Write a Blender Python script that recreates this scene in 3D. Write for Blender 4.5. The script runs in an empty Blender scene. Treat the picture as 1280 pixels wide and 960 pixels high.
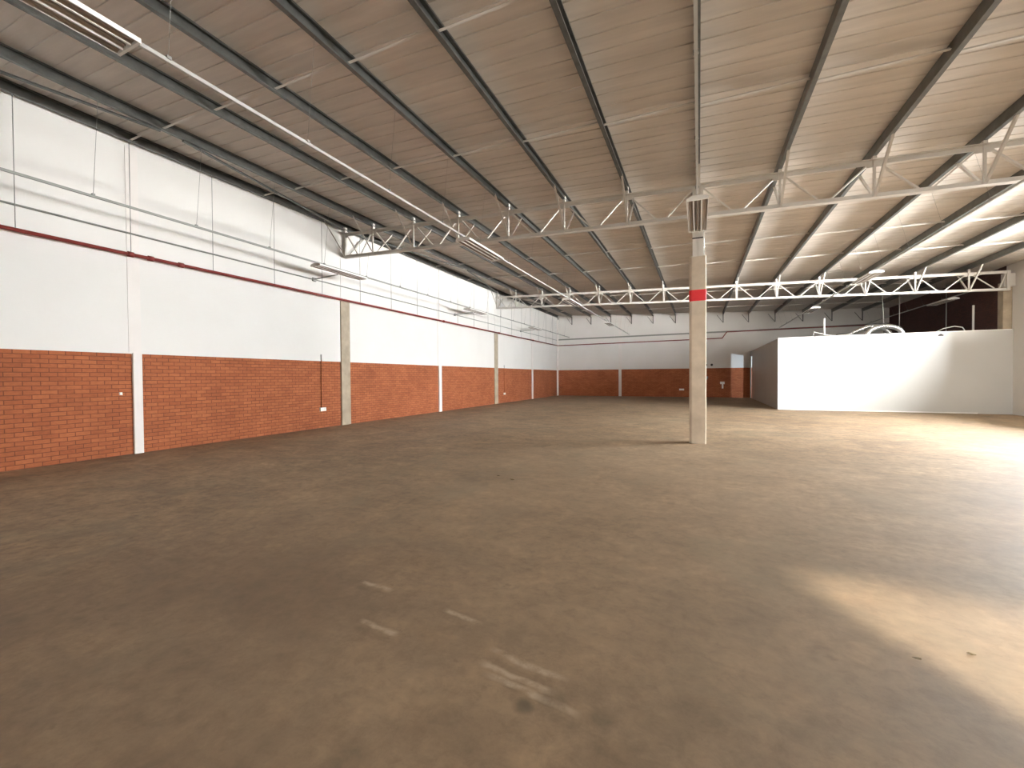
import bpy, bmesh, math, random
from mathutils import Vector, Matrix
random.seed(7)
C = bpy.context.scene
COL = C.collection

# ------------------------------------------------------------------ camera
# world axes: x to the right across the hall, y down the hall, z up; camera stands at x=0, y=0
YAW, PITCH, ROLL, FPX = 0.41923, 0.01612, -0.00713, 524.91
fw = Vector((-math.sin(YAW)*math.cos(PITCH), math.cos(YAW)*math.cos(PITCH), -math.sin(PITCH)))
rt = Vector((math.cos(YAW), math.sin(YAW), 0.0))
up = rt.cross(fw)
r2 = rt*math.cos(ROLL) + up*math.sin(ROLL)
u2 = -rt*math.sin(ROLL) + up*math.cos(ROLL)
cam_data = bpy.data.cameras.new('camera')
cam_data.sensor_fit = 'HORIZONTAL'; cam_data.sensor_width = 36.0
cam_data.lens = 36.0*FPX/1280.0
cam_data.clip_start = 0.05; cam_data.clip_end = 300
cam = bpy.data.objects.new('camera', cam_data); COL.objects.link(cam)
M = Matrix((r2, u2, -fw)).transposed().to_4x4()
M.translation = Vector((0, 0, 1.6))
cam.matrix_world = M
C.camera = cam

# ------------------------------------------------------------------ light and exposure
C.view_settings.view_transform = 'Standard'
C.view_settings.look = 'None'
C.view_settings.gamma = 1.0
C.view_settings.use_curve_mapping = False
C.view_settings.exposure = -0.78
w = bpy.data.worlds.new('world'); C.world = w; w.use_nodes = True
bg = w.node_tree.nodes['Background']
bg.inputs[0].default_value = (0.80, 0.90, 1.0, 1); bg.inputs[1].default_value = 0.15

def area(name, loc, direction, sx, sy, power, color=(1, 1, 1), spread=180):
    d = bpy.data.lights.new(name, 'AREA'); d.shape = 'RECTANGLE'; d.size = sx; d.size_y = sy
    d.energy = power; d.color = color; d.spread = math.radians(spread)
    o = bpy.data.objects.new(name, d); COL.objects.link(o); o.location = loc
    o.rotation_euler = Vector(direction).to_track_quat('-Z', 'Y').to_euler()
    return o
# sun comes in over the photographer's right shoulder through the front roller door
sun = bpy.data.lights.new('sun', 'SUN'); sun.energy = 13.0; sun.angle = math.radians(3.0); sun.color = (1.0, 0.90, 0.74)
so = bpy.data.objects.new('sun', sun); COL.objects.link(so)
so.rotation_euler = Vector((-0.488*math.cos(math.radians(35)), 0.873*math.cos(math.radians(35)), -math.sin(math.radians(35)))).to_track_quat('-Z', 'Y').to_euler()
so.location = (30, -50, 40)
# daylight of the long opening high in the right wall: the sky and pale buildings across the yard
area('side_opening_sky_light', (25, 23.0, 10.5), (-1, 0, 0), 50.0, 18.0, 455000, (0.94, 0.975, 1.0))
area('sunlit_yard_light', (24.8, 12.0, 1.3), (-1, 0, 0), 44.0, 2.2, 78000, (1.0, 0.98, 0.94))
area('front_yard_light', (12, -26, 3.2), (0, 1, 0), 50.0, 6.0, 50000, (1.0, 0.97, 0.92))

# ------------------------------------------------------------------ materials
def mat(name, rough=0.7, metal=0.0, color=(0.5, 0.5, 0.5)):
    m = bpy.data.materials.new(name); m.use_nodes = True
    b = m.node_tree.nodes['Principled BSDF']
    b.inputs['Base Color'].default_value = (*color, 1); b.inputs['Roughness'].default_value = rough
    b.inputs['Metallic'].default_value = metal
    return m, m.node_tree.nodes, m.node_tree.links, b
def node(n, t, **kw):
    x = n.new(t)
    for k, v in kw.items(): setattr(x, k, v)
    return x
def noise(n, l, scale, detail=4, rough=0.55, vec=None, dist=0.0):
    x = n.new('ShaderNodeTexNoise'); x.inputs['Scale'].default_value = scale
    x.inputs['Detail'].default_value = detail; x.inputs['Roughness'].default_value = rough
    x.inputs['Distortion'].default_value = dist
    if vec is not None: l.new(vec, x.inputs['Vector'])
    return x.outputs[0]
def ramp(n, l, src, stops):
    x = n.new('ShaderNodeValToRGB'); e = x.color_ramp.elements
    while len(e) < len(stops): e.new(0.5)
    for i, (p, c) in enumerate(stops):
        e[i].position = p; e[i].color = (*c, 1) if len(c) == 3 else c
    l.new(src, x.inputs[0]); return x.outputs[0]
def mix(n, l, mode, fac, a, b):
    x = n.new('ShaderNodeMixRGB'); x.blend_type = mode
    for i, v in ((0, fac), (1, a), (2, b)):
        if hasattr(v, 'is_linked'): l.new(v, x.inputs[i])
        else: x.inputs[i].default_value = v if i == 0 else ((*v, 1) if len(v) == 3 else v)
    return x.outputs[0]
def math_(n, l, op, a, b=0.0, clamp=False):
    x = n.new('ShaderNodeMath'); x.operation = op; x.use_clamp = clamp
    for i, v in ((0, a), (1, b)):
        if hasattr(v, 'is_linked'): l.new(v, x.inputs[i])
        else: x.inputs[i].default_value = v
    return x.outputs[0]
def objco(n): return n.new('ShaderNodeTexCoord').outputs['Object']
def mapped(n, l, vec, scale=(1, 1, 1), rot=(0, 0, 0), loc=(0, 0, 0)):
    x = n.new('ShaderNodeMapping'); x.inputs['Scale'].default_value = scale
    x.inputs['Rotation'].default_value = rot; x.inputs['Location'].default_value = loc
    l.new(vec, x.inputs['Vector']); return x.outputs[0]
def bump(n, l, b, h, strength=0.3, dist=0.01):
    x = n.new('ShaderNodeBump'); x.inputs['Strength'].default_value = strength; x.inputs['Distance'].default_value = dist
    l.new(h, x.inputs['Height']); l.new(x.outputs[0], b.inputs['Normal'])

def mottled(name, c1, c2, scale, rough=0.7, metal=0.0, bmp=0.0, detail=4):
    m, n, l, b = mat(name, rough, metal)
    f = noise(n, l, scale, detail, vec=objco(n))
    l.new(ramp(n, l, f, [(0.3, c1), (0.7, c2)]), b.inputs['Base Color'])
    if bmp: bump(n, l, b, f, bmp)
    return m

def brick_mat(name, along, c1, c2, mortar):
    m, n, l, b = mat(name, 0.85)
    co = objco(n); sp = n.new('ShaderNodeSeparateXYZ'); l.new(co, sp.inputs[0])
    cb = n.new('ShaderNodeCombineXYZ'); l.new(sp.outputs[along], cb.inputs[0]); l.new(sp.outputs[2], cb.inputs[1])
    t = n.new('ShaderNodeTexBrick'); l.new(cb.outputs[0], t.inputs['Vector'])
    t.inputs['Scale'].default_value = 1.0; t.inputs['Brick Width'].default_value = 0.23; t.inputs['Row Height'].default_value = 0.0835
    t.inputs['Mortar Size'].default_value = 0.007; t.inputs['Mortar Smooth'].default_value = 0.3
    t.inputs['Color1'].default_value = (*c1, 1); t.inputs['Color2'].default_value = (*c2, 1); t.inputs['Mortar'].default_value = (*mortar, 1)
    f = noise(n, l, 1.3, 5, vec=co)
    v = mix(n, l, 'MULTIPLY', 0.8, t.outputs['Color'], ramp(n, l, f, [(0.3, (0.78, 0.74, 0.72)), (0.7, (1.05, 1.05, 1.05))]))
    g = noise(n, l, 14, 3, vec=mapped(n, l, co, (1, 1, 2.5)))
    v = mix(n, l, 'MULTIPLY', 0.5, v, ramp(n, l, g, [(0.35, (0.75, 0.75, 0.75)), (0.65, (1.1, 1.1, 1.1))]))
    l.new(v, b.inputs['Base Color'])
    bump(n, l, b, math_(n, l, 'SUBTRACT', 1.0, t.outputs['Fac']), 0.6, 0.008)
    return m
BR1, BR2, BRM = (0.47, 0.150, 0.058), (0.38, 0.112, 0.042), (0.20, 0.060, 0.026)
M_brick_y = brick_mat('face_brick_side', 1, BR1, BR2, BRM)
M_brick_x = brick_mat('face_brick_back', 0, BR1, BR2, BRM)
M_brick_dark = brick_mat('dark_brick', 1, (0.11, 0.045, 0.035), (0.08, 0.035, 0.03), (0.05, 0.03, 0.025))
M_white = mottled('white_paint', (0.78, 0.76, 0.72), (0.82, 0.80, 0.765), 0.6, 0.6)
M_pil = mottled('white_pilaster_paint', (0.80, 0.76, 0.72), (0.84, 0.80, 0.76), 2.0, 0.6)
M_panel = mottled('white_panel', (0.53, 0.52, 0.49), (0.57, 0.56, 0.53), 0.5, 0.45)
M_conc = mottled('bare_concrete', (0.36, 0.30, 0.22), (0.50, 0.42, 0.315), 3.0, 0.85, 0, 0.15, 8)
M_conc_pale = mottled('pale_concrete', (0.50, 0.42, 0.325), (0.68, 0.585, 0.465), 2.4, 0.85, 0, 0.15, 8)
M_red = mottled('red_paint', (0.66, 0.008, 0.014), (0.74, 0.014, 0.020), 5, 0.5)
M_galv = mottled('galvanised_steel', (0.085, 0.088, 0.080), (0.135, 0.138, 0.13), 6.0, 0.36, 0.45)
M_truss = mottled('truss_grey_paint', (0.66, 0.63, 0.58), (0.74, 0.71, 0.66), 2.0, 0.55, 0.1)
M_rod = mat('thin_steel_rod', 0.5, 0.5, (0.32, 0.32, 0.30))[0]
M_conduit = mat('grey_conduit', 0.5, 0.2, (0.30, 0.31, 0.28))[0]
M_pipe = mottled('red_pipe_paint', (0.17, 0.016, 0.013), (0.25, 0.028, 0.02), 4, 0.5)
M_dark = mat('dark_fitting', 0.6, 0.2, (0.05, 0.04, 0.04))[0]
M_lampw = mat('white_enamel', 0.35, 0, (0.86, 0.85, 0.81))[0]
M_refl = mat('lamp_reflector', 0.30, 0.85, (0.42, 0.36, 0.31))[0]
M_tube = mat('unlit_tube_glass', 0.25, 0, (0.36, 0.31, 0.27))[0]
M_trunk = mat('trunking_steel', 0.4, 0.3, (0.50, 0.50, 0.47))[0]
M_socket = mat('white_plastic', 0.35, 0, (0.85, 0.84, 0.80))[0]
M_foil = mottled('silver_foil', (0.65, 0.65, 0.65), (0.9, 0.9, 0.9), 9, 0.22, 0.95)
M_debris = mottled('dry_leaf', (0.10, 0.07, 0.035), (0.20, 0.15, 0.06), 30, 0.9)
M_ground = mottled('outside_concrete', (0.42, 0.38, 0.33), (0.5, 0.46, 0.40), 0.7, 0.9)

def roof_mat():
    m, n, l, b = mat('roof_sheet_underside', 0.5, 0.15)
    co = objco(n)
    f = noise(n, l, 0.8, 4, vec=mapped(n, l, co, (0.25, 1.6, 1)))
    c = ramp(n, l, f, [(0.3, (0.69, 0.645, 0.59)), (0.7, (0.84, 0.79, 0.735))])
    g = noise(n, l, 3.0, 3, vec=mapped(n, l, co, (0.3, 3.0, 1)))
    c = mix(n, l, 'MULTIPLY', 0.5, c, ramp(n, l, g, [(0.35, (0.85, 0.85, 0.85)), (0.65, (1.05, 1.05, 1.05))]))
    l.new(c, b.inputs['Base Color'])
    return m
M_roof = roof_mat()

def floor_mat():
    m, n, l, b = mat('dusty_concrete_floor', 0.8)
    co = objco(n)
    big = noise(n, l, 0.22, 5, 0.55, mapped(n, l, co, (1.0, 0.8, 1), (0, 0, 0), (7.3, 2.2, 0)), 0.6)
    c = ramp(n, l, big, [(0.30, (0.245, 0.166, 0.098)), (0.50, (0.290, 0.202, 0.124)), (0.72, (0.335, 0.242, 0.154))])
    med = noise(n, l, 1.0, 9, 0.66, mapped(n, l, co, (1, 1, 1), (0, 0, 0.5)), 1.0)
    c = mix(n, l, 'MULTIPLY', 0.9, c, ramp(n, l, med, [(0.34, (0.68, 0.67, 0.64)), (0.50, (0.97, 0.96, 0.95)), (0.66, (1.28, 1.27, 1.24))]))
    dust = noise(n, l, 2.6, 10, 0.72, mapped(n, l, co, (0.8, 1.25, 1), (0, 0, 0.25), (1.3, 0.4, 0)), 0.4)
    c = mix(n, l, 'MULTIPLY', 0.85, c, ramp(n, l, dust, [(0.36, (0.80, 0.79, 0.77)), (0.52, (1, 1, 1)), (0.62, (1.16, 1.15, 1.13)), (0.74, (1.42, 1.40, 1.36))]))
    fine = noise(n, l, 9.0, 8, 0.7, co, 0.3)
    c = mix(n, l, 'MULTIPLY', 0.9, c, ramp(n, l, fine, [(0.34, (0.72, 0.71, 0.69)), (0.5, (1, 1, 1)), (0.68, (1.26, 1.25, 1.22))]))
    # grey-green bare patches where the dust is scuffed away
    scuff = noise(n, l, 0.55, 7, 0.65, mapped(n, l, co, (1, 1, 1), (0, 0, 0.3), (3.1, 1.7, 0)), 1.0)
    c = mix(n, l, 'MIX', math_(n, l, 'MULTIPLY', ramp(n, l, scuff, [(0.54, (0, 0, 0)), (0.68, (1, 1, 1))]), 0.5), c, (0.215, 0.178, 0.114))
    # dark flecks
    fl = noise(n, l, 9.0, 2, 0.5, mapped(n, l, co, (0.8, 1.2, 1), (0, 0, 1.1)))
    c = mix(n, l, 'MULTIPLY', 0.55, c, ramp(n, l, fl, [(0.22, (0.45, 0.43, 0.38)), (0.30, (1, 1, 1))]))
    # tyre-tread scuffs: pale dusty bars in one patch of floor
    def spot(cx, cy, r):
        v = mapped(n, l, co, (1, 1, 0), (0, 0, 0), (-cx, -cy, 0))
        ln = n.new('ShaderNodeVectorMath'); ln.operation = 'LENGTH'; l.new(v, ln.inputs[0])
        return ramp(n, l, math_(n, l, 'DIVIDE', ln.outputs['Value'], r), [(0.45, (1, 1, 1)), (1.0, (0, 0, 0))])
    # pale dust with light painted into the middle; shade painted in near the left
    dust_light = math_(n, l, 'MULTIPLY', spot(-0.3, 5.6, 6.5), ramp(n, l, noise(n, l, 0.5, 6, 0.6, co), [(0.30, (0.35, 0.35, 0.35)), (0.62, (1, 1, 1))]))
    c = mix(n, l, 'MIX', math_(n, l, 'MULTIPLY', dust_light, 0.42), c, (0.43, 0.315, 0.205))
    left_shade = math_(n, l, 'MULTIPLY', spot(-3.4, 1.2, 2.9), ramp(n, l, noise(n, l, 0.8, 6, 0.6, co), [(0.35, (0.4, 0.4, 0.4)), (0.6, (1, 1, 1))]))
    c = mix(n, l, 'MIX', math_(n, l, 'MULTIPLY', left_shade, 0.6), c, (0.165, 0.108, 0.066))
    # each bar: a short soft-edged strip with a broken outline
    brk = ramp(n, l, noise(n, l, 7.0, 5, 0.7, co), [(0.36, (0, 0, 0)), (0.56, (1, 1, 1))])
    wob = math_(n, l, 'MULTIPLY', math_(n, l, 'SUBTRACT', noise(n, l, 3.5, 3, 0.6, co), 0.5), 0.10)
    def strip(x0, y0, x1, y1, wdt, s_, col):
        nonlocal c
        a = math.atan2(y1-y0, x1-x0); L_ = math.hypot(x1-x0, y1-y0); mx, my = (x0+x1)/2, (y0+y1)/2
        v = mapped(n, l, mapped(n, l, co, loc=(-mx, -my, 0)), rot=(0, 0, -a))
        sp = n.new('ShaderNodeSeparateXYZ'); l.new(v, sp.inputs[0])
        ax = math_(n, l, 'DIVIDE', math_(n, l, 'ABSOLUTE', sp.outputs[0]), L_/2)
        ay = math_(n, l, 'DIVIDE', math_(n, l, 'ABSOLUTE', math_(n, l, 'ADD', sp.outputs[1], wob)), wdt/2)
        k = math_(n, l, 'MULTIPLY', ramp(n, l, ax, [(0.7, (1, 1, 1)), (1.0, (0, 0, 0))]), ramp(n, l, ay, [(0.35, (1, 1, 1)), (1.0, (0, 0, 0))]))
        k = math_(n, l, 'MULTIPLY', math_(n, l, 'MULTIPLY', k, brk), s_)
        c = mix(n, l, 'MIX', k, c, col)
    PALE = (0.52, 0.40, 0.28); DRK = (0.115, 0.080, 0.047)
    for x0, y0, x1, y1 in BARS:
        strip(x0, y0, x1, y1, .06, .75, PALE)
        strip(x0+.01, y0-.075, x1+.01, y1-.075, .07, .3, DRK)
    # small dark oil stains
    for cx, cy, r, s in ((-0.78, 1.86, 0.065, 0.45), (-0.66, 1.95, 0.10, 0.3), (-0.42, 1.94, 0.08, 0.35), (0.1, 3.2, 0.5, 0.18), (0.25, 1.75, 0.09, 0.3), (-3.2, 6.1, 0.8, 0.22), (-1.35, 1.3, 0.12, 0.3)):
        c = mix(n, l, 'MIX', math_(n, l, 'MULTIPLY', spot(cx, cy, r), s), c, (0.06, 0.045, 0.026))
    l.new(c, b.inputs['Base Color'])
    rr = n.new('ShaderNodeMapRange'); rr.inputs[3].default_value = 0.55; rr.inputs[4].default_value = 0.85
    l.new(med, rr.inputs[0]); l.new(rr.outputs[0], b.inputs['Roughness'])
    bump(n, l, b, fine, 0.12, 0.01)
    return m
BARS = [(-1.14, 2.18, -.62, 2.11), (-1.14, 2.06, -.64, 2.00), (-1.08, 1.99, -.50, 1.925), (-2.06, 2.11, -1.70, 2.08), (-1.62, 2.42, -1.28, 2.38), (-2.45, 2.52, -2.1, 2.49)]
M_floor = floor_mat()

# ------------------------------------------------------------------ mesh helpers
class MB:
    def __init__(s): s.v = []; s.f = []; s.smooth = []
    def add(s, vs, fs, sm=False):
        o = len(s.v); s.v += [Vector(p) for p in vs]
        for f in fs: s.f.append([i+o for i in f]); s.smooth.append(sm)
        return s
    def box(s, a, b):
        x0, y0, z0 = [min(p, q) for p, q in zip(a, b)]; x1, y1, z1 = [max(p, q) for p, q in zip(a, b)]
        return s.add([(x0,y0,z0),(x1,y0,z0),(x1,y1,z0),(x0,y1,z0),(x0,y0,z1),(x1,y0,z1),(x1,y1,z1),(x0,y1,z1)],
                     [(0,3,2,1),(4,5,6,7),(0,1,5,4),(1,2,6,5),(2,3,7,6),(3,0,4,7)])
    def extrude(s, prof, p, q, upv=(0, 0, 1), closed=True, sm=False):
        # prof: 2D points (side, up) swept from p to q
        p, q = Vector(p), Vector(q); d = (q-p).normalized(); upv = Vector(upv)
        side = d.cross(upv)
        if side.length < 1e-4: side = d.cross(Vector((1, 0, 0)))
        side.normalize(); u = side.cross(d)
        n = len(prof)
        vs = [p+side*a+u*b for a, b in prof]+[q+side*a+u*b for a, b in prof]
        fs = [(i, (i+1) % n, n+(i+1) % n, n+i) for i in range(n if closed else n-1)]
        if closed:
            fs = [tuple(reversed(f)) for f in fs]
            fs += [tuple(range(n)), tuple(range(2*n-1, n-1, -1))]
        return s.add(vs, fs, sm)
    def bar(s, p, q, w, h, upv=(0, 0, 1)):
        return s.extrude([(-w/2,-h/2),(w/2,-h/2),(w/2,h/2),(-w/2,h/2)], p, q, upv)
    def angle(s, p, q, w, h, t, upv=(0, 0, 1), flip=1):   # rolled angle section
        pr = [(0,0),(w*flip,0),(w*flip,t),(t*flip,t),(t*flip,h),(0,h)]
        return s.extrude(pr, p, q, upv)
    def tee(s, p, q, w, h, t, inv=1):     # back-to-back angles: a flange and an upright leg
        pr = [(-w/2,0),(w/2,0),(w/2,t*inv),(t*.8,t*inv),(t*.8,h*inv),(-t*.8,h*inv),(-t*.8,t*inv),(-w/2,t*inv)]
        return s.extrude(pr, p, q)
    def tube(s, pts, r, n=8, cap=True):
        pts = [Vector(p) for p in pts]; rings = []; prev = None
        for i, p in enumerate(pts):
            d = ((pts[min(i+1, len(pts)-1)]-p).normalized() if i < len(pts)-1 else Vector()) + ((p-pts[max(i-1, 0)]).normalized() if i else Vector())
            d.normalize()
            a = d.cross(Vector((0, 0, 1)) if prev is None or abs(d.z) < .99 else prev)
            if a.length < 1e-3: a = d.cross(Vector((1, 0, 0)))
            if prev is not None:
                b_ = prev - d*prev.dot(d)
                if b_.length > 1e-3: a = b_
            a.normalize(); prev = a; b = d.cross(a)
            rings.append([p+(a*math.cos(2*math.pi*k/n)+b*math.sin(2*math.pi*k/n))*(r[i] if isinstance(r, list) else r) for k in range(n)])
        vs = [v for ring in rings for v in ring]; fs = []
        for i in range(len(rings)-1):
            for k in range(n): fs.append((i*n+k, i*n+(k+1) % n, (i+1)*n+(k+1) % n, (i+1)*n+k))
        s.add(vs, fs, True)
        if cap:
            o = len(s.v)-len(vs)
            s.f.append([o+k for k in range(n)][::-1]); s.smooth.append(False)
            s.f.append([o+(len(rings)-1)*n+k for k in range(n)]); s.smooth.append(False)
        return s
    def build(s, name, m, parent=None, loc=None, bevel=0.0):
        off = Vector(loc) if loc is not None else (parent.matrix_basis.translation.copy() if parent is not None else Vector())
        if parent is not None and parent.parent is not None:
            off = off + parent.parent.matrix_basis.translation
        me = bpy.data.meshes.new(name)
        me.from_pydata([tuple(v-off) for v in s.v], [], s.f)
        me.update()
        for p, sm in zip(me.polygons, s.smooth): p.use_smooth = sm
        bm = bmesh.new(); bm.from_mesh(me); bmesh.ops.recalc_face_normals(bm, faces=bm.faces); bm.to_mesh(me); bm.free()
        me.materials.append(m)
        o = bpy.data.objects.new(name, me); COL.objects.link(o)
        if parent is not None: o.parent = parent
        elif loc is not None: o.location = off
        if bevel:
            b = o.modifiers.new('bevel', 'BEVEL'); b.width = bevel; b.segments = 2; b.limit_method = 'ANGLE'
        return o
def tag(o, label, cat, group=None):
    o['label'] = label; o['category'] = cat
    if group: o['group'] = group
    return o
def thing(name, label, cat, loc, group=None):
    o = bpy.data.objects.new(name, None); COL.objects.link(o); o.empty_display_size = .2
    o.location = loc
    return tag(o, label, cat, group)
def struct(o): o['kind'] = 'structure'; return o
def copy_tree(src, loc, label):
    r = src.copy(); COL.objects.link(r); r.location = loc; r['label'] = label
    for ch in src.children:
        c = ch.copy(); COL.objects.link(c); c.parent = r
        for g in ch.children:
            d = g.copy(); COL.objects.link(d); d.parent = c
    return r

# ------------------------------------------------------------------ measures of the hall
XL, XR = -11.17, 11.20          # faces of the side walls
YF, YB = -1.05, 34.70           # front wall (behind the camera) and back wall
BAYS = [10.9, 22.75]            # truss lines
HB = 2.17                       # height of the brickwork
S = 1.637                       # purlin spacing
SL = 0.043                      # fall of the roof to the right
PH = 0.20                       # purlin depth
def zp(x): return 6.18 - SL*x   # underside of the purlins
def zr(x): return zp(x) + PH    # underside of the roof sheet
WT = 7.3                        # wall tops

# ------------------------------------------------------------------ setting
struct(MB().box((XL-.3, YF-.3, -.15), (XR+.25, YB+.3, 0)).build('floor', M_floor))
# roof sheeting: flat pans with narrow ribs pressed upwards
def roof():
    mb = MB(); ys = []; y = YF-.2; p = 0.33
    while y < YB+.1:
        ys += [(y, 0.0), (y+p*.40, -0.004), (y+p-.035, 0.0), (y+p-.030, .016), (y+p-.005, .016)]; y += p
    ys.append((y, 0))
    x0, x1 = XL-.25, XR+.2
    vs = []
    for yy, dz in ys: vs += [(x0, yy, zr(x0)+dz+.006), (x1, yy, zr(x1)+dz+.006)]
    n = len(vs)
    fs = [(2*i, 2*i+1, 2*i+3, 2*i+2) for i in range(len(ys)-1)]
    mb.add(vs, fs)
    mb.add([(a, b, c+.06) for a, b, c in vs], fs)
    return mb.build('ceiling', M_roof)
struct(roof())

# left wall: painted upper wall over a brick dado
wl = struct(MB().box((XL-.28, YF-.3, HB), (XL, YB+.3, WT)).build('wall_left', M_white))
MB().box((XL-.28, YF-.3, 0), (XL-.02, YB+.3, HB)).build('brick_dado', M_brick_y, wl)
wb = struct(MB().box((XL-.28, YB, HB), (XR+.25, YB+.28, WT)).build('wall_back', M_white))
MB().box((XL-.28, YB+.02, 0), (XR+.25, YB+.28, HB)).build('brick_dado', M_brick_x, wb)
# right wall with its long high opening, dark brick beyond the partition
DY0, DY1, DS, DH = 11.6, 20.2, 3.0, 5.35
mb = MB(); mb.box((XR, YF-.3, 0), (XR+.22, DY0, WT)); mb.box((XR, DY1, 0), (XR+.22, 23.4, WT)); mb.box((XR, DY0, DH), (XR+.22, DY1, WT)); mb.box((XR, DY0, 0), (XR+.22, DY1, DS))
wr = struct(mb.build('wall_right', M_white))
MB().box((XR, 23.4, 0), (XR+.22, YB, WT)).build('dark_brickwork', M_brick_dark, wr)
# front wall behind the camera with its roller-door opening
FX0, FX1, FH = 3.48, 8.6, 4.22
mb = MB(); mb.box((XL-.28, YF-.25, 0), (FX0, YF, WT)); mb.box((FX1, YF-.25, 0), (XR+.22, YF, WT)); mb.box((FX0, YF-.25, FH), (FX1, YF, WT))
struct(mb.build('wall_front', M_white))
# unseen slab added to keep sun off the side opening; yard outside
struct(MB().box((XR+.22, DY0-7.5, 9.0), (XR+4.6, DY1+1.0, 9.1)).build('trim_8', M_galv))
struct(MB().add([(-60, -60, -.16), (70, -60, -.16), (70, 80, -.16), (-60, 80, -.16)], [(0, 1, 2, 3)]).build('ground', M_ground))

# painted piers in the middle of the bays
for i, y in enumerate((5.03, 16.72, 28.75)):
    h = .08 if i == 0 else .11
    b = MB().box((XL-.05, y-h, 0), (XL+.035, y+h, HB+.01)).box((XL-.05, y-h-.06, HB+.01), (XL+.012, y+h, 6.6))
    struct(b.build('trim_%d' % (i+1), M_pil))
for i, x in enumerate((-5.86,)):
    b = MB().box((x-.11, YB-.035, 0), (x+.11, YB+.05, HB+.01)).box((x-.11, YB-.008, HB+.01), (x+.15, YB+.05, 6.3))
    struct(b.build('trim_%d' % (i+4), M_pil))
b = MB().box((XL-.02, YB-.12, 0), (XL+.10, YB+.04, HB)).box((XL-.02, YB-.16, HB), (XL+.14, YB+.04, 6.5))
struct(b.build('trim_5', M_pil))
# thin cover strip where the white wall meets the bricks
struct(MB().box((XL-.02, YF, HB-.005), (XL+.008, YB, HB+.03)).build('trim_6', M_white))

# bare concrete columns in the left wall
for y, lab in ((10.92, 'bare grey concrete column in left wall, nearer of the two'), (22.72, 'bare grey concrete column in left wall, farther of the two')):
    t = thing('concrete_column', lab, 'column', (XL+.0, y, 0), 'concrete columns set in the left wall')
    w_ = .20 if y < 12 else .22
    MB().box((XL-.04, y-w_, 0), (XL+.04, y+w_, 4.24)).build('shaft', M_conc, t, bevel=.012)
    MB().box((XL-.04, y-.17, 4.24), (XL+.016, y+.17, 5.7)).build('painted_head', M_white, t)
    MB().box((XL+.04, y-.035, 1.72), (XL+.048, y+.05, 1.80)).build('fixing_plate', M_conc, t)

# ------------------------------------------------------------------ free-standing column
def column():
    cx, cy = -.03, 10.98
    t = thing('concrete_column', 'free-standing concrete column with a red painted band in the open floor', 'column', (cx, cy, 0))
    h, c = .185, .055
    pr = [(-h+.02, -h), (h-c, -h), (h, -h+c), (h, h-c), (h-c, h), (-h+c, h), (-h, h-c), (-h, -h+.02)]
    def shaft(z0, z1, g=0.0):
        k = 1+g/h
        return MB().extrude([(a*k, b*k) for a, b in pr], (cx, cy, z0), (cx, cy, z1), upv=(0, 1, 0))
    shaft(0, 4.40).build('shaft', M_conc_pale, t)
    o = shaft(3.36, 3.62, .003).build('painted_band', M_red, t); o['label'] = 'bright red painted band'
    # steel H-section on top
    s = MB(); hb, hd, tf, tw = .115, .12, .012, .01
    for sgn in (-1, 1): s.box((cx-hb, cy+sgn*hd-tf*(sgn > 0), 4.43), (cx+hb, cy+sgn*hd+tf*(sgn < 0), 6.06))
    s.box((cx-tw/2, cy-hd, 4.43), (cx+tw/2, cy+hd, 6.06))
    st = s.build('steel_stub', M_truss, t); st['label'] = 'grey steel stub post'
    MB().box((cx-.15, cy-.15, 4.40), (cx+.15, cy+.15, 4.43)).build('base_plate', M_truss, t)
    MB().box((cx-hb-.004, cy-hd-.006, 4.83), (cx+hb+.004, cy-hd, 4.86)).build('strap', M_dark, t)
    MB().tube([(cx+.135, cy-.05, 4.40), (cx+.135, cy-.05, 5.35)], .012).build('conduit', M_trunk, t)
column()
# right-hand wall column above the white partition
t = thing('concrete_column', 'pale concrete column at right end of far truss, rising above the white partition', 'column', (10.98, 23.2, 0))
MB().box((10.93, 23.02, 0), (11.195, 23.36, 5.2)).build('shaft', M_conc, t, bevel=.012)
MB().box((10.86, 22.84, 5.0), (11.19, 23.02, 5.5)).build('bearing_bracket', M_truss, t)

# ------------------------------------------------------------------ purlins
ORD = ['', 'first', 'second', 'third', 'fourth', 'fifth', 'sixth', 'seventh']
def px(k): return -.02 - k*S if k < 7 else -11.06
CP = [(0,0),(.075,0),(.075,.028),(.0725,.028),(.0725,.0025),(.0025,.0025),(.0025,PH-.0025),(.0725,PH-.0025),(.0725,PH-.028),(.075,PH-.028),(.075,PH),(0,PH)]
for k in range(-6, 8):
    x = px(k); z = zp(x)
    if k == 0: lab = 'steel roof purlin running straight over the free-standing column'
    elif k == 7: lab = 'steel roof purlin hugging the top of the left wall'
    elif k == -6: lab = 'steel roof purlin farthest to the right'
    else: lab = 'steel roof purlin, %s to the %s of the free-standing column' % (ORD[abs(k)], 'left' if k > 0 else 'right')
    t = thing('roof_purlin', lab, 'purlin', (x, YF, z), 'steel purlins under the roof sheets')
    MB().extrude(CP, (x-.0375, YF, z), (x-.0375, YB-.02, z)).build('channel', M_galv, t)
    b = MB().bar((x, YB-.05, z+.02), (x, YB-.05, z-.60), .05, .05, (0, 1, 0)).bar((x-.03, YB-.05, z-.57), (x-.42, YB-.05, z-.01), .025, .025, (0, 1, 0))
    b.build('wall_brace', M_galv, t)
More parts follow.
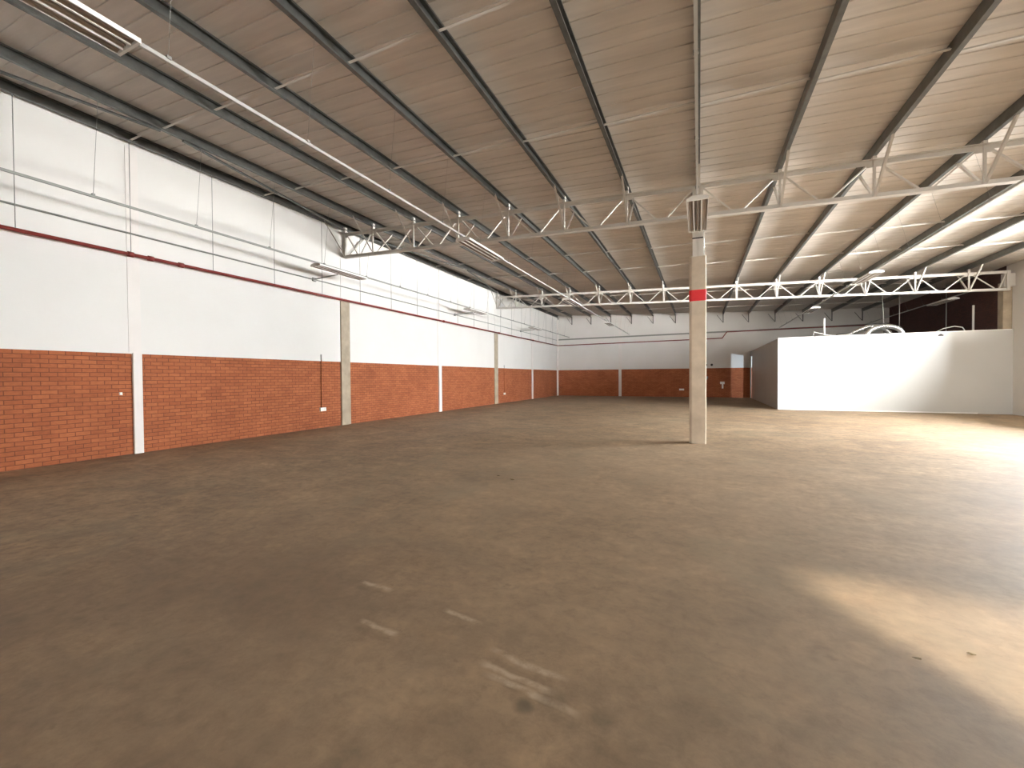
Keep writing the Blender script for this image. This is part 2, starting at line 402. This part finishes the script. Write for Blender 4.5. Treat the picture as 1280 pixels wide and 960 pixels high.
# bridging bars between the purlins, one row after another down the hall
rows = [(2.0, 'row of thin bridging bars between purlins directly above the photographer'),
        (4.98, 'row of thin bridging bars between purlins, farther from near truss of two visible before it'),
        (7.98, 'row of thin bridging bars between purlins, closest in front of the near truss'),
        (13.5, 'row of thin bridging bars between purlins, first behind the near truss'),
        (16.3, 'row of thin bridging bars between purlins, midway between the two trusses'),
        (19.2, 'row of thin bridging bars between purlins, closest in front of the far truss'),
        (25.6, 'row of thin bridging bars between purlins, first behind the far truss'),
        (28.5, 'row of thin bridging bars between purlins, midway from far truss to back wall'),
        (31.4, 'row of thin bridging bars between purlins, closest to the back wall')]
for y, lab in rows:
    t = thing('bridging_row', lab, 'bridging bars', (px(7), y, zp(px(7))), 'bridging rows under the roof')
    for k in range(-6, 7):
        xa, xb = px(k+1)+.036, px(k)-.036
        MB().angle((xa, y-.02, zp(xa)+.035), (xb, y-.02, zp(xb)+.095), .045, .045, .005).build('bar', M_truss, t)

# roof bracing in the edge bay
for (xa, ya), (xb, yb), lab in [((px(6), 4.9), (px(7), .0), 'dark diagonal roof brace by left wall, running back over the near wall end'),
                               ((px(6), 5.3), (px(7)+.1, 10.75), 'dark diagonal roof brace by left wall meeting the end of near truss from the front'),
                               ((px(6), 16.7), (px(7)+.1, 11.1), 'dark diagonal roof brace by left wall meeting the end of near truss from behind'),
                               ((px(6), 17.1), (px(7)+.1, 22.6), 'dark diagonal roof brace by left wall meeting the end of far truss from the front'),
                               ((px(6), 28.6), (px(7)+.1, 23.0), 'dark diagonal roof brace by left wall meeting the end of far truss from behind')]:
    za, zb = zp(xa)-.02, zp(xb)-.02
    tag(MB().bar((xa, ya, za), (xb, yb, zb), .055, .035).build('roof_brace', M_galv, loc=(xa, ya, za)), lab, 'brace', 'diagonal braces along the left edge of the roof')

# ------------------------------------------------------------------ roof trusses
def truss(y, zt0, st, zb0, sb, x0, x1, lab):
    zt = lambda x: zt0-st*x
    zb = lambda x: zb0-sb*x
    t = thing('roof_truss', lab, 'truss', (0, y, zb(0)), 'roof trusses')
    MB().tee((x0, y, zt(x0)+.05), (x1, y, zt(x1)+.05), .15, .10, .012, -1).build('top_chord', M_truss, t)
    MB().tee((x0, y, zb(x0)-.05), (x1, y, zb(x1)-.05), .15, .10, .012).build('bottom_chord', M_truss, t)
    MB().bar((x0+.04, y, zb(x0)-.04), (x0+.04, y, zt(x0)+.04), .09, .09, (1, 0, 0)).build('end_post', M_truss, t)
    if x1 > 8: MB().bar((x1-.04, y, zb(x1)-.04), (x1-.04, y, zt(x1)+.04), .09, .09, (1, 0, 0)).build('end_post', M_truss, t)
    ks = [k for k in range(-6, 8)]
    for k in ks:
        x = px(k)
        if x < x0 or x > x1: continue
        if k != 7:
            MB().bar((x, y-.025, zb(x)-.02), (x, y-.025, zt(x)+.02), .045, .045, (1, 0, 0)).build('vertical', M_truss, t)
        MB().box((x-.13, y-.014, zt(x)-.10), (x+.13, y-.008, zt(x)+.05)).build('gusset_plate', M_truss, t)
        MB().box((x-.03, y-.05, zt(x)+.05), (x+.035, y+.05, zp(x)+.10)).build('purlin_cleat', M_truss, t)
        # bracing from the bottom chord up to the purlin, fore and aft
        for sg in (-1, 1):
            MB().angle((x, y+sg*.03, zb(x)-.02), (x, y+sg*.92, zp(x)+.03), .045, .045, .006, (1, 0, 0)).build('fly_brace', M_truss, t)
        if k < 7:
            xa, xb = px(k+1), px(k)      # W-shaped web between two neighbouring purlins
            d = xb-xa
            for (p, q) in ((xa+.10, xa+d*.44), (xb-.10, xa+d*.56)):
                MB().bar((p, y+.02, zt(p)-.04), (q, y+.02, zb(q)+.03), .055, .03).build('diagonal', M_truss, t)
            if x1-x < S+.2 and x1-x > .6:
                MB().bar((x+.10, y+.02, zt(x)-.04), (x+.75, y+.02, zb(x)+.03), .055, .03).build('diagonal', M_truss, t)
                MB().bar((x1-.10, y+.02, zt(x1)-.04), (x+.9, y+.02, zb(x)+.03), .055, .03).build('diagonal', M_truss, t)
    return t
truss(BAYS[0], 6.055, .0404, 5.369, .0362, -11.13, 11.1, 'pale steel lattice truss above the free-standing column, nearer of the two')
truss(BAYS[1], 5.96, .0385, 5.312, .0400, -11.13, 10.98, 'pale steel lattice truss farther back, ending over the white partition')

# ------------------------------------------------------------------ white partition room on the right
PX, PY, PH_ = 3.37, 22.95, 3.32
t = thing('partition_room', 'large white panelled partition room standing against the right wall', 'partition room', (PX, PY, 0))
MB().box((PX, PY, 0), (XR, PY+.07, PH_)).build('front_panel', M_panel, t)
MB().box((PX-.012, PY-.012, PH_), (XR, PY+.09, PH_+.03)).build('top_trim', M_lampw, t)
MB().box((PX-.012, PY-.012, 0), (PX+.035, PY, PH_)).build('corner_trim', M_lampw, t)
MB().box((PX, PY-.012, 0), (10.2, PY, .045)).build('skirting', M_lampw, t)
MB().box((PX, PY+.07, 0), (PX+.07, 33.5, PH_)).box((PX, 33.5, 2.97), (PX+.07, 34.25, PH_)).box((PX, 34.25, 0), (PX+.02, YB, PH_)).build('side_panel', M_panel, t)  # gap near the back added to shape the light patch on the wall
MB().box((PX+.07, PY+.07, PH_-.1), (XR, YB, PH_)).build('roof_panel', M_panel, t)
area('partition_room_patch_lamp', (8.35, 28.95, 1.9), (-1, 1.13, 0), .25, .25, 260, (0.75, 0.88, 1.0), 100)  # added unseen lamp, throws the bright patch onto the back wall
tag(MB().box((8.98, PY-.03, 3.17), (9.14, PY-.0, 3.22)).box((9.02, PY-.03, 3.20), (9.10, PY, 3.25)).build('cable_stub', M_dark, loc=(9.06, PY, 3.2)), 'small dark cable stub on the upper front of the white partition', 'cable')

# things on top of the partition room
def arc(cx, cy, z, rx, rz, n=18, a0=0, a1=math.pi): return [(cx+rx*math.cos(a0+(a1-a0)*i/n), cy, z+rz*math.sin(a0+(a1-a0)*i/n)) for i in range(n+1)]
def duct(pts, r):
    out = []; rs = []
    P = [Vector(p) for p in pts]
    for i in range(len(P)-1):
        for j in range(4):
            out.append(P[i].lerp(P[i+1], j/4)); rs.append(r*(1.0 if j % 2 else .9))
    out.append(P[-1]); rs.append(r)
    return MB().tube(out, rs, 12)
tz = PH_
tag(duct(arc(7.55, 23.9, tz+.02, .64, .42), .115).build('flexible_duct', M_foil, loc=(7.55, 23.9, tz)), 'silver foil duct arching over the partition top, the bigger arch at right', 'duct', 'silver foil ducts on the partition')
tag(duct([(5.95, 24.5, tz+.118), (6.3, 24.35, tz+.12), (6.7, 24.25, tz+.32), (7.0, 24.2, tz+.46), (7.4, 24.25, tz+.5), (7.7, 24.3, tz+.36), (7.9, 24.3, tz+.118)], .11).build('flexible_duct', M_foil, loc=(6.9, 24.2, tz)), 'silver foil duct lying low on the partition top, sloping up behind the arch', 'duct', 'silver foil ducts on the partition')
for x, h, lab in ((5.36, .93, 'thin white upright pole on the left part of the partition top'), (10.5, 1.16, 'thin white upright pole on the right part of the partition top')):
    tt = thing('upright_pole', lab, 'pole', (x, 24.0, tz), 'white poles on the partition')
    MB().tube([(x, 24, tz), (x, 24, tz+h)], .035, 10).build('tube', M_lampw, tt)
    MB().box((x-.07, 23.93, tz), (x+.07, 24.07, tz+.012)).build('foot_plate', M_lampw, tt)
tag(MB().tube([(4.9, 23.8, tz), (4.92, 23.8, tz+.32), (5.0, 23.8, tz+.27), (5.35, 23.8, tz+.16), (5.9, 23.8, tz+.05), (6.1, 23.8, tz+.02)], .018).build('loose_cable', M_lampw, loc=(4.9, 23.8, tz)), 'white cable stub bent down beside the left pole on the partition', 'cable', 'cables on the partition')
tag(MB().tube([(9.1, 23.6, tz+.02), (9.4, 23.6, tz+.2), (9.75, 23.6, tz+.28), (10.0, 23.6, tz+.22), (10.1, 23.6, tz+.02)], .018).build('loose_cable', M_lampw, loc=(9.6, 23.6, tz)), 'white cable looping up beside the right pole on the partition', 'cable', 'cables on the partition')
for (x, y), (x2, z1), lab in (((7.95, 25.2), (7.85, zp(8)), 'slanting thin hanging rod above the foil ducts'), ((8.6, 25.5), (8.6, zp(8.6)), 'thin hanging rod in the dark just right of the foil ducts'), ((10.45, 26.0), (10.45, zp(10.5)), 'thin hanging rod in the dark under the far right light')):
    tag(MB().tube([(x, y, tz), (x2, y, z1)], .018, 6).build('hanging_rod', M_rod, loc=(x, y, tz)), lab, 'rod', 'rods above the partition')

# ------------------------------------------------------------------ red sprinkler pipe
PZ, PXL = 4.27, XL+.13
pt = thing('sprinkler_pipe', 'long dark red pipe along the left wall and back wall', 'pipe', (PXL, YF, PZ))
MB().tube([(PXL, YF, PZ), (PXL, YB-.16, PZ)], .036, 10).build('side_wall_run', M_pipe, pt)
MB().tube([(PXL, YB-.16, PZ), (-.7, YB-.16, 4.34), (1.55, YB-.16, 4.36), (1.85, YB-.16, 4.80), (6.4, YB-.16, 4.84), (XR-.02, YB-.16, 4.84)], .036, 10).build('back_wall_run', M_pipe, pt)
for y in (4.9, 5.26, 5.85, 16.9, 22.9, 28.6):
    MB().tube([(PXL, y-.05, PZ), (PXL, y+.05, PZ)], .055, 10).build('coupling', M_pipe, pt)
for i in range(21):
    y = 1.6+1.655*i
    MB().tube([(px(7)+.03, y, zp(px(7))), (PXL, y, PZ+.03)], .0065, 6).build('hanger_rod', M_rod, pt)

# ------------------------------------------------------------------ lighting trunking, conduits and light fittings
TZ = 4.93
def trunk(x, y0, y1, lab, k, ystart, step=1.72, rr=.002):
    t = thing('lighting_trunking', lab, 'trunking', (x, y0, TZ), 'lighting trunking lines')
    pr = [(-.018,0),(.018,0),(.018,.04),(.013,.04),(.013,.005),(-.013,.005),(-.013,.04),(-.018,.04)]
    MB().extrude(pr, (x, y0, TZ), (x, y1, TZ)).build('channel', M_conduit if x < -9 else M_trunk, t)
    y = ystart
    while y < y1-.3:
        MB().tube([(x, y, TZ+.005), (px(k), y, zp(px(k)))], rr, 5).build('hanger_rod', M_rod, t)
        MB().box((x-.03, y-.02, TZ+.03), (x+.03, y+.02, TZ+.065)).build('hanger_clip', M_rod, t)
        y += step
    return t
trunk(-10.08, YF+.02, YB-.03, 'thin lighting trunking hung on rods beside the left wall', 6, .5, 1.72, .0035)
trunk(-5.10, YF+.02, YB-.03, 'thin lighting trunking left of the free-standing column, halfway to the left wall', 3, .9)
trunk(-.03, YF+.02, 10.7, 'thin lighting trunking directly overhead, ending at the free-standing column', 0, 1.4)
trunk(5.15, YF+.02, YB-.03, 'thin lighting trunking to the right of the free-standing column', -3, .9)
trunk(10.05, 23.1, YB-.03, 'thin lighting trunking in the dark above the partition, nearest the right wall', -6, 23.6)
# wall conduit that feeds the fittings by the left wall
ct = thing('conduit', 'thin grey conduit along the left wall just above the red pipe', 'conduit', (XL+.03, YF+.02, 4.74))
MB().tube([(XL+.03, YF+.02, 4.74), (XL+.03, YB-.09, 4.74)], .02, 8).build('side_wall_run', M_conduit, ct)
tag(MB().bar((XL+.1, YB-.045, 4.78), (XR-.02, YB-.045, 4.88), .06, .11).build('cable_tray', M_conduit, loc=(XL+.1, YB-.04, 4.78)), 'long grey cable tray across the back wall above the red pipe', 'cable tray')
for y in (1.2, 9.65, 18.05, 26.5):
    MB().tube([(XL+.03, y, 4.74), (-10.12, y, 4.79)], .018, 6).build('branch', M_conduit, ct)
    MB().box((XL+.012, y-.06, 4.68), (XL+.07, y+.06, 4.79)).build('junction_box', M_conduit, ct)

LW, LL = .38, 1.88
def fitting(x, y0, label):
    z = TZ-.09
    t = thing('light_fitting', label, 'light fitting', (x, y0, z), 'unlit fluorescent light fittings')
    hw = LW/2
    h = MB()
    # spine and sloping tray
    h.extrude([(-hw,.006),(-hw,-.0),(-hw+.012,-.0),(-hw+.012,.02),(-.06,.075),(.06,.075),(hw-.012,.02),(hw-.012,0),(hw,0),(hw,.045),(.07,.088),(-.07,.088),(-hw,.045)],
              (x, y0+.02, z), (x, y0+LL-.02, z))
    h.build('housing', M_lampw, t)
    for ya in (y0, y0+LL-.024):
        MB().extrude([(-hw,0),(hw,0),(hw,.05),(.07,.09),(-.07,.09),(-hw,.05)], (x, ya, z-.004), (x, ya+.024, z-.004)).build('end_cap', M_lampw, t)
    r = MB()
    for a, b in ((-hw+.014, -.07), (-.07, .07), (.07, hw-.014)):
        m_ = (a+b)/2; top = .066 if abs(m_) < .05 else .03
        n = 8; pts = [(a+(b-a)*i/n, .004+ (top-.012)*math.sin(math.pi*i/n)) for i in range(n+1)]
        r.extrude([(p, q) for p, q in pts], (x, y0+.03, z), (x, y0+LL-.03, z), closed=False)
    r.build('reflector', M_refl, t)
    for a in (-.07, .07): MB().box((x+a-.010, y0+.03, z-.002), (x+a+.010, y0+LL-.03, z+.016)).build('divider', M_lampw, t)
    for a in (-.135, 0, .135): MB().tube([(x+a, y0+.04, z+.020), (x+a, y0+LL-.04, z+.020)], .013, 8).build('tube', M_tube, t)
    return t
f0 = fitting(-5.10, .42, 'unlit fluorescent fitting close overhead in the top left corner')
def more(x, y, lab): return copy_tree(f0, (x, y, TZ-.09), lab)
more(-5.10, 8.64, 'unlit fluorescent fitting in front of the near truss, left of the free-standing column')
more(-5.10, 17.1, 'unlit fluorescent fitting in front of the far truss, left of the free-standing column')
more(-5.10, 25.55, 'unlit fluorescent fitting behind the far truss, left of the free-standing column')
more(-.03, 8.5, 'unlit fluorescent fitting hanging right in front of the free-standing column')
more(5.15, 16.95, 'unlit fluorescent fitting before the far truss, right of the free-standing column')
more(5.15, 24.6, 'unlit fluorescent fitting behind the far truss, above the left end of the partition')
more(10.05, 24.4, 'unlit fluorescent fitting in the dark above the right end of the partition')
more(-10.08, 8.78, 'unlit fluorescent fitting beside the left wall, nearest of three over the wall conduit')
more(-10.08, 17.4, 'unlit fluorescent fitting beside the left wall, middle of three over the wall conduit')
more(-10.08, 25.7, 'unlit fluorescent fitting beside the left wall, farthest of three over the wall conduit')

# ------------------------------------------------------------------ sockets and small things on the walls
def socket(y, z, ztop, lab):
    t = thing('wall_socket', lab, 'socket', (XL, y, z), 'sockets on the brick wall')
    x = XL-.02
    MB().box((x, y-.115, z-.06), (x+.05, y+.115, z+.06)).build('box', M_socket, t, bevel=.008)
    MB().box((x+.05, y-.05, z-.04), (x+.054, y-.02, z+.04)).box((x+.05, y+.03, z-.04), (x+.054, y+.06, z+.04)).build('switch', M_lampw, t)
    MB().tube([(x+.03, y-.05, z+.06), (x+.03, y-.05, ztop)], .014, 8).build('conduit', M_brick_y, t)
    MB().tube([(x+.03, y-.05, ztop-.12), (x+.03, y-.05, ztop+.06)], .018, 8).build('conduit_end', M_conduit, t)
socket(9.95, .60, 2.32, 'white wall socket with conduit on left wall, left of the nearer bare column')
socket(23.9, .57, 2.30, 'white wall socket with conduit on left wall, just past the farther bare column')
tag(MB().box((XL-.02, 4.72, 1.28), (XL+.02, 4.76, 1.34)).box((XL+.01, 4.73, 1.28), (XL+.045, 4.75, 1.295)).build('wall_hook', M_socket, loc=(XL, 4.74, 1.3)), 'tiny pale hook on the bricks beside the nearest white pier', 'hook')
tag(MB().box((-1.4, YB-.02, .5), (-1.05, YB+.02, .63)).box((-1.36, YB-.028, .53), (-1.24, YB-.02, .60)).build('socket_plate', M_socket, loc=(-1.2, YB, .5)), 'white socket plate low on the back wall, left of the free-standing column', 'socket')
tag(MB().box((1.42, YB-.03, .98), (1.72, YB+.02, 1.16)).box((1.53, YB-.03, .66), (1.64, YB+.02, .98)).build('dispenser', M_socket, loc=(1.57, YB, .8)), 'small white bracketed unit on the dark bricks, right of the free-standing column', 'dispenser')
tag(MB().box((.47, YB-.02, 1.40), (.62, YB+.02, 1.56)).box((.52, YB-.03, 1.30), (.57, YB+.02, 1.40)).build('switch_plate', M_conduit, loc=(.55, YB, 1.45)), 'small grey switch plate on the bricks close to the free-standing column', 'switch')
for x, lab in ((.47, 'small dark round vent on back wall, nearer the free-standing column'), (.86, 'small dark round vent on back wall, farther from the free-standing column')):
    tv = thing('wall_vent', lab, 'vent', (x, YB, 2.42), 'dark vents on the back wall')
    MB().tube([(x, YB+.01, 2.42), (x, YB-.03, 2.42)], .085, 14).build('collar', M_dark, tv)
    MB().box((x-.07, YB-.034, 2.41), (x+.07, YB-.03, 2.43)).build('grille', M_dark, tv)

# ------------------------------------------------------------------ litter on the floor
def litter(x, y, s, lab, mtl=M_debris):
    mb = MB(); n = 9
    ring = [(x+s*(1+.35*random.uniform(-1, 1))*math.cos(2*math.pi*i/n), y+.55*s*(1+.35*random.uniform(-1, 1))*math.sin(2*math.pi*i/n), .004+random.uniform(0, s*.25)) for i in range(n)]
    mb.add(ring+[(x, y, s*.35), (x, y, .001)], [(i, (i+1) % n, n) for i in range(n)]+[((i+1) % n, i, n+1) for i in range(n)])
    tag(mb.build('leaf_scrap', mtl, loc=(x, y, 0)), lab, 'litter', 'scraps on the floor')
litter(-2.66, 5.95, .05, 'dry leaf scrap on the floor in front of the column, beside a faint ring')
litter(-2.98, 6.12, .03, 'dark scrap just behind the dry leaf on the mid floor')
litter(1.12, 3.05, .022, 'dark scrap inside the sunlit patch, at left')
litter(1.42, 3.22, .022, 'dark scrap inside the sunlit patch, at right')
